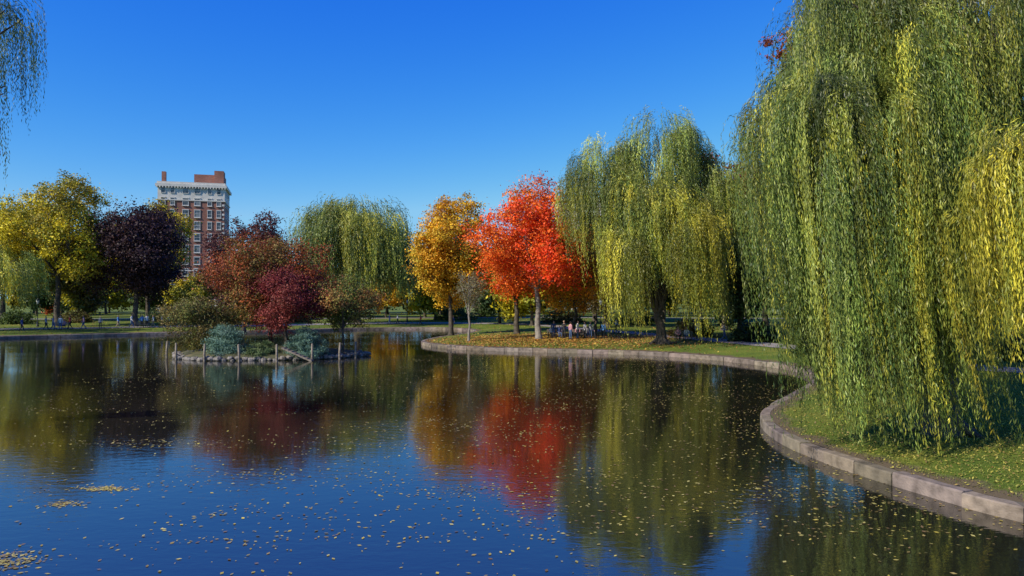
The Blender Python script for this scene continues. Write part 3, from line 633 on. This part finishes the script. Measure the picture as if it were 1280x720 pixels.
# ------------------------------------------------------------------ people
def person(x,y,heading,pose,top,leg,hair=(.05,.03,.02),skin=(.5,.3,.21),s=1.0,z=None,seed=0):
    J={}; R={}
    def j(n,p,r): J[n]=p;R[n]=r
    dz=0 if pose!='sit' else -.45; lean=0 if pose!='sit' else -.02
    j('pel',(0,0,.95+dz),.145); j('waist',(0,lean,1.08+dz),.125); j('chest',(0,lean*2,1.28+dz),.15); j('neckb',(0,lean*2,1.43+dz),.075); j('neck',(0,lean*2-.01,1.52+dz),.05)
    for sd,n in ((-1,'l'),(1,'r')):
        j('sh'+n,(sd*.18,lean*2,1.40+dz),.065)
        if pose=='sit': el=(sd*.24,-.08,1.12+dz);wr=(sd*.14,-.30,1.04+dz);hn=(sd*.11,-.37,1.02+dz)
        elif pose=='walk': el=(sd*.25,sd*.14+.03,1.13);wr=(sd*.25,sd*.2-.12,.92);hn=(sd*.25,sd*.2-.18,.85)
        elif pose=='phone' and sd==1: el=(.24,-.05,1.14);wr=(.14,-.28,1.28);hn=(.12,-.33,1.33)
        else: el=(sd*.24,.03,1.13);wr=(sd*.25,-.04,.88);hn=(sd*.25,-.06,.80)
        j('el'+n,el,.047);j('wr'+n,wr,.032);j('ha'+n,hn,.028)
        j('hip'+n,(sd*.09,0,.90+dz),.098)
        if pose=='sit': kn=(sd*.12,-.44,.50);an=(sd*.12,-.46,.10);to=(sd*.12,-.62,.045)
        elif pose=='walk': kn=(sd*.1,-.1 if sd>0 else .0,.5);an=(sd*.1,-.26 if sd>0 else .3,.1 if sd>0 else .16);to=(sd*.1,an[1]-.16,.045)
        else: kn=(sd*.11,-.02,.5);an=(sd*.12,.02,.09);to=(sd*.14,-.15,.04)
        j('kn'+n,kn,.066);j('an'+n,an,.043);j('to'+n,to,.036)
    E=[('pel','waist','T'),('waist','chest','T'),('chest','neckb','T'),('neckb','neck','S')]
    for n in 'lr': E+=[('neckb','sh'+n,'T'),('sh'+n,'el'+n,'T'),('el'+n,'wr'+n,'T'),('wr'+n,'ha'+n,'S'),('pel','hip'+n,'L'),('hip'+n,'kn'+n,'L'),('kn'+n,'an'+n,'L'),('an'+n,'to'+n,'F')]
    names=list(J); bm=bmesh.new(); sk=bm.verts.layers.skin.verify(); vs={}
    for n in names:
        v=bm.verts.new(J[n]); v[sk].radius=(R[n],R[n]*(.78 if n in('pel','waist','chest') else 1)); v[sk].use_root=(n=='pel'); vs[n]=v
    for a,b,_ in E: bm.edges.new((vs[a],vs[b]))
    m0=bpy.data.meshes.new('tmp'); bm.to_mesh(m0); bm.free(); ob=bpy.data.objects.new('tmp',m0); scene.collection.objects.link(ob)
    ob.modifiers.new('s','SKIN').use_smooth_shade=True; ss=ob.modifiers.new('u','SUBSURF'); ss.levels=1
    dg=bpy.context.evaluated_depsgraph_get(); ev=ob.evaluated_get(dg); em=ev.to_mesh()
    V=np.array([v.co[:] for v in em.vertices]); Fq=[tuple(p.vertices) for p in em.polygons]; ev.to_mesh_clear(); bpy.data.objects.remove(ob)
    Fq=[f for f in Fq if len(f)==4]
    Fq=np.array(Fq); fc=V[Fq].mean(1); lab=[]; dm=[]
    for a,b,l in E:
        A=np.array(J[a]);B=np.array(J[b]); t=np.clip(((fc-A)@(B-A))/((B-A)@(B-A)),0,1); dm.append(np.linalg.norm(fc-(A+t[:,None]*(B-A)),axis=1)-min(R[a],R[b])*.6); lab.append(l)
    k_=np.argmin(np.array(dm),0); cm={'T':top,'S':skin,'L':leg,'F':(.04,.03,.03)}
    col=np.array([cm[lab[q]] for q in k_])
    mb=MB(); mb.add(V,Fq,0,col)
    hx,hy,hz_=J['neck']; H=np.array((hx,hy-.015,hz_+.115))
    mb.ball(H,(.075,.093,.115),0,skin,12,9)
    mb.ball(H+np.array((0,.02,.022)),(.083,.092,.108),0,hair,12,9)
    mb.ball(H+np.array((0,-.097,-.012)),(.012,.018,.02),0,skin,6,5)
    mb.ball(H+np.array((0,-.088,-.05)),(.022,.008,.007),0,(.35,.12,.1),6,5)
    for sx in (-1,1):
        mb.ball(H+np.array((sx*.03,-.084,.012)),(.011,.008,.008),0,(.03,.02,.02),6,5)
        mb.ball(H+np.array((sx*.078,0,-.005)),(.012,.02,.03),0,skin,6,5)
    for n,sd in (('l',-1),('r',1)):
        w_=np.array(J['wr'+n]);h_=np.array(J['ha'+n]); d_=(h_-w_)/np.linalg.norm(h_-w_)
        side=np.cross(d_,np.array([1.,0,0])); side/=np.linalg.norm(side); nn=np.cross(d_,side)
        for q,(o_,l_) in enumerate([(-.027,.065),(-.009,.078),(.009,.072),(.026,.055)]):
            b0=h_+side*o_; p1=b0+d_*l_*.55; p2=p1+(d_*.75+nn*.5*(-sd))*l_*.5; mb.tube([b0,p1,p2],[.0095,.009,.006],5,0,skin)
        b0=w_*.4+h_*.6+side*-.025; mb.tube([b0,b0+d_*.03-side*.03,b0+d_*.06-side*.035],[.011,.01,.007],5,0,skin)
    o=mb.obj('person',[M_CLOTH],loc=(x,y,(gz(x,y)+.03) if z is None else z),rot=heading); o.scale=(s,s,s)
BLK=(.03,.03,.035);NAV=(.04,.07,.2);WHT=(.7,.68,.65);REDc=(.5,.05,.04);GRYc=(.32,.32,.34);BLU=(.12,.3,.6);TAN=(.45,.34,.22);PNK=(.6,.3,.32);JEAN=(.09,.14,.26)
PP=[(28,94.5,'walk',NAV,BLK,1.5),(58,97.5,'walk',GRYc,BLK,1.6),(67,98,'walk',GRYc,JEAN,1.6),(76,98.4,'stand',WHT,JEAN,.3),(88,99.4,'walk',REDc,BLK,-1.5),(105,100.5,'walk',PNK,JEAN,-1.4),(126,102.2,'stand',GRYc,BLK,.2),
 (148,103.6,'walk',BLU,TAN,1.5),(165,104.6,'walk',WHT,JEAN,1.5),(178,105.4,'phone',BLU,BLK,.5),(184,105.6,'walk',WHT,BLK,.5),(192,106.2,'walk',WHT,TAN,-1.5),(203,107,'walk',GRYc,BLK,1.4),(210,107.5,'stand',WHT,BLK,.4),
 (487,119.8,'walk',NAV,JEAN,1.5),(497,119.8,'walk',WHT,BLK,1.5),(526,119.5,'walk',REDc,BLK,-1.5),(566,116,'stand',NAV,BLK,0.3),
 (692,77,'stand',NAV,JEAN,.4),(705,75.5,'phone',BLK,BLK,-.4),(722,75.4,'stand',WHT,JEAN,1.1),(731,75.8,'phone',WHT,BLK,-1.0),(744,75,'stand',BLK,BLK,.9),(754,75.5,'stand',BLU,BLK,-.6),(713,74.8,'stand',PNK,JEAN,2.2),(738,76,'stand',GRYc,JEAN,-.2),
 (770,84,'walk',BLU,BLK,1.5),(872,73.5,'stand',WHT,BLK,.2),(905,71,'walk',GRYc,JEAN,1.3)]
for k_,(px,d_,po,t_,l_,h_) in enumerate(PP):
    person((px-640)/924*d_,d_,h_,po,t_,l_,hair=[(.04,.025,.02),(.16,.09,.04),(.02,.015,.015),(.3,.2,.1)][k_%4],s=random.uniform(.96,1.08),seed=k_)
for (bx,by,br),offs in zip(BEN,[(-.5,.35),(-.4,.5),(-.5,.3),(.3,),(),(-.3,)]):
    for q,of in enumerate(offs):
        person(bx+math.cos(br)*of,by+math.sin(br)*of+.02,br,'sit',[PNK,WHT,NAV,GRYc][(q+int(by))%4],[BLK,JEAN][q%2],seed=q+40)

# ------------------------------------------------------------------ light, sky, camera
el=math.radians(36); az=math.radians(235)
sd=Vector((math.sin(az)*math.cos(el),math.cos(az)*math.cos(el),math.sin(el)))
w=bpy.data.worlds.new('World'); scene.world=w; w.use_nodes=True; nt=w.node_tree; L=nt.links.new
bg=nt.nodes['Background']; sky=nt.nodes.new('ShaderNodeTexSky'); sky.sky_type='NISHITA'; sky.sun_disc=False
sky.sun_elevation=el; sky.sun_rotation=az; sky.altitude=50; sky.air_density=1.0; sky.dust_density=.2; sky.ozone_density=3.0
ST=.12
sp=nt.nodes.new('ShaderNodeSeparateColor'); cb=nt.nodes.new('ShaderNodeCombineColor'); L(sky.outputs[0],sp.inputs[0])
for i_,(a_,g_,mx_) in enumerate([(2.9,2.6,.26),(1.2,1.38,.58),(1.0,.29,.88)]):
    m1=N(nt,'ShaderNodeMath',operation='MULTIPLY'); m1.inputs[1].default_value=ST; L(sp.outputs[i_],m1.inputs[0])
    m2=N(nt,'ShaderNodeMath',operation='POWER'); m2.inputs[1].default_value=g_; L(m1.outputs[0],m2.inputs[0])
    m3=N(nt,'ShaderNodeMath',operation='MULTIPLY'); m3.inputs[1].default_value=a_; L(m2.outputs[0],m3.inputs[0])
    m4=N(nt,'ShaderNodeMath',operation='MINIMUM'); m4.inputs[1].default_value=mx_; L(m3.outputs[0],m4.inputs[0])
    m5=N(nt,'ShaderNodeMath',operation='DIVIDE'); m5.inputs[1].default_value=ST; L(m4.outputs[0],m5.inputs[0])
    L(m5.outputs[0],cb.inputs[i_])
L(cb.outputs[0],bg.inputs['Color']); bg.inputs['Strength'].default_value=ST
sl=bpy.data.lights.new('sun','SUN'); sl.energy=5.0; sl.angle=math.radians(.5); sl.color=(1,.94,.82)
so=bpy.data.objects.new('sun',sl); scene.collection.objects.link(so); so.rotation_euler=sd.to_track_quat('Z','Y').to_euler(); so.location=(0,0,60)
cam=bpy.data.cameras.new('camera'); co=bpy.data.objects.new('camera',cam); scene.collection.objects.link(co)
cam.sensor_width=36; cam.lens=26.0; cam.clip_end=8000; cam.clip_start=.1
co.location=(0,0,5); co.rotation_euler=(math.radians(90.75),0,0); scene.camera=co
scene.view_settings.view_transform='Standard'; scene.view_settings.look='None'; scene.view_settings.exposure=0
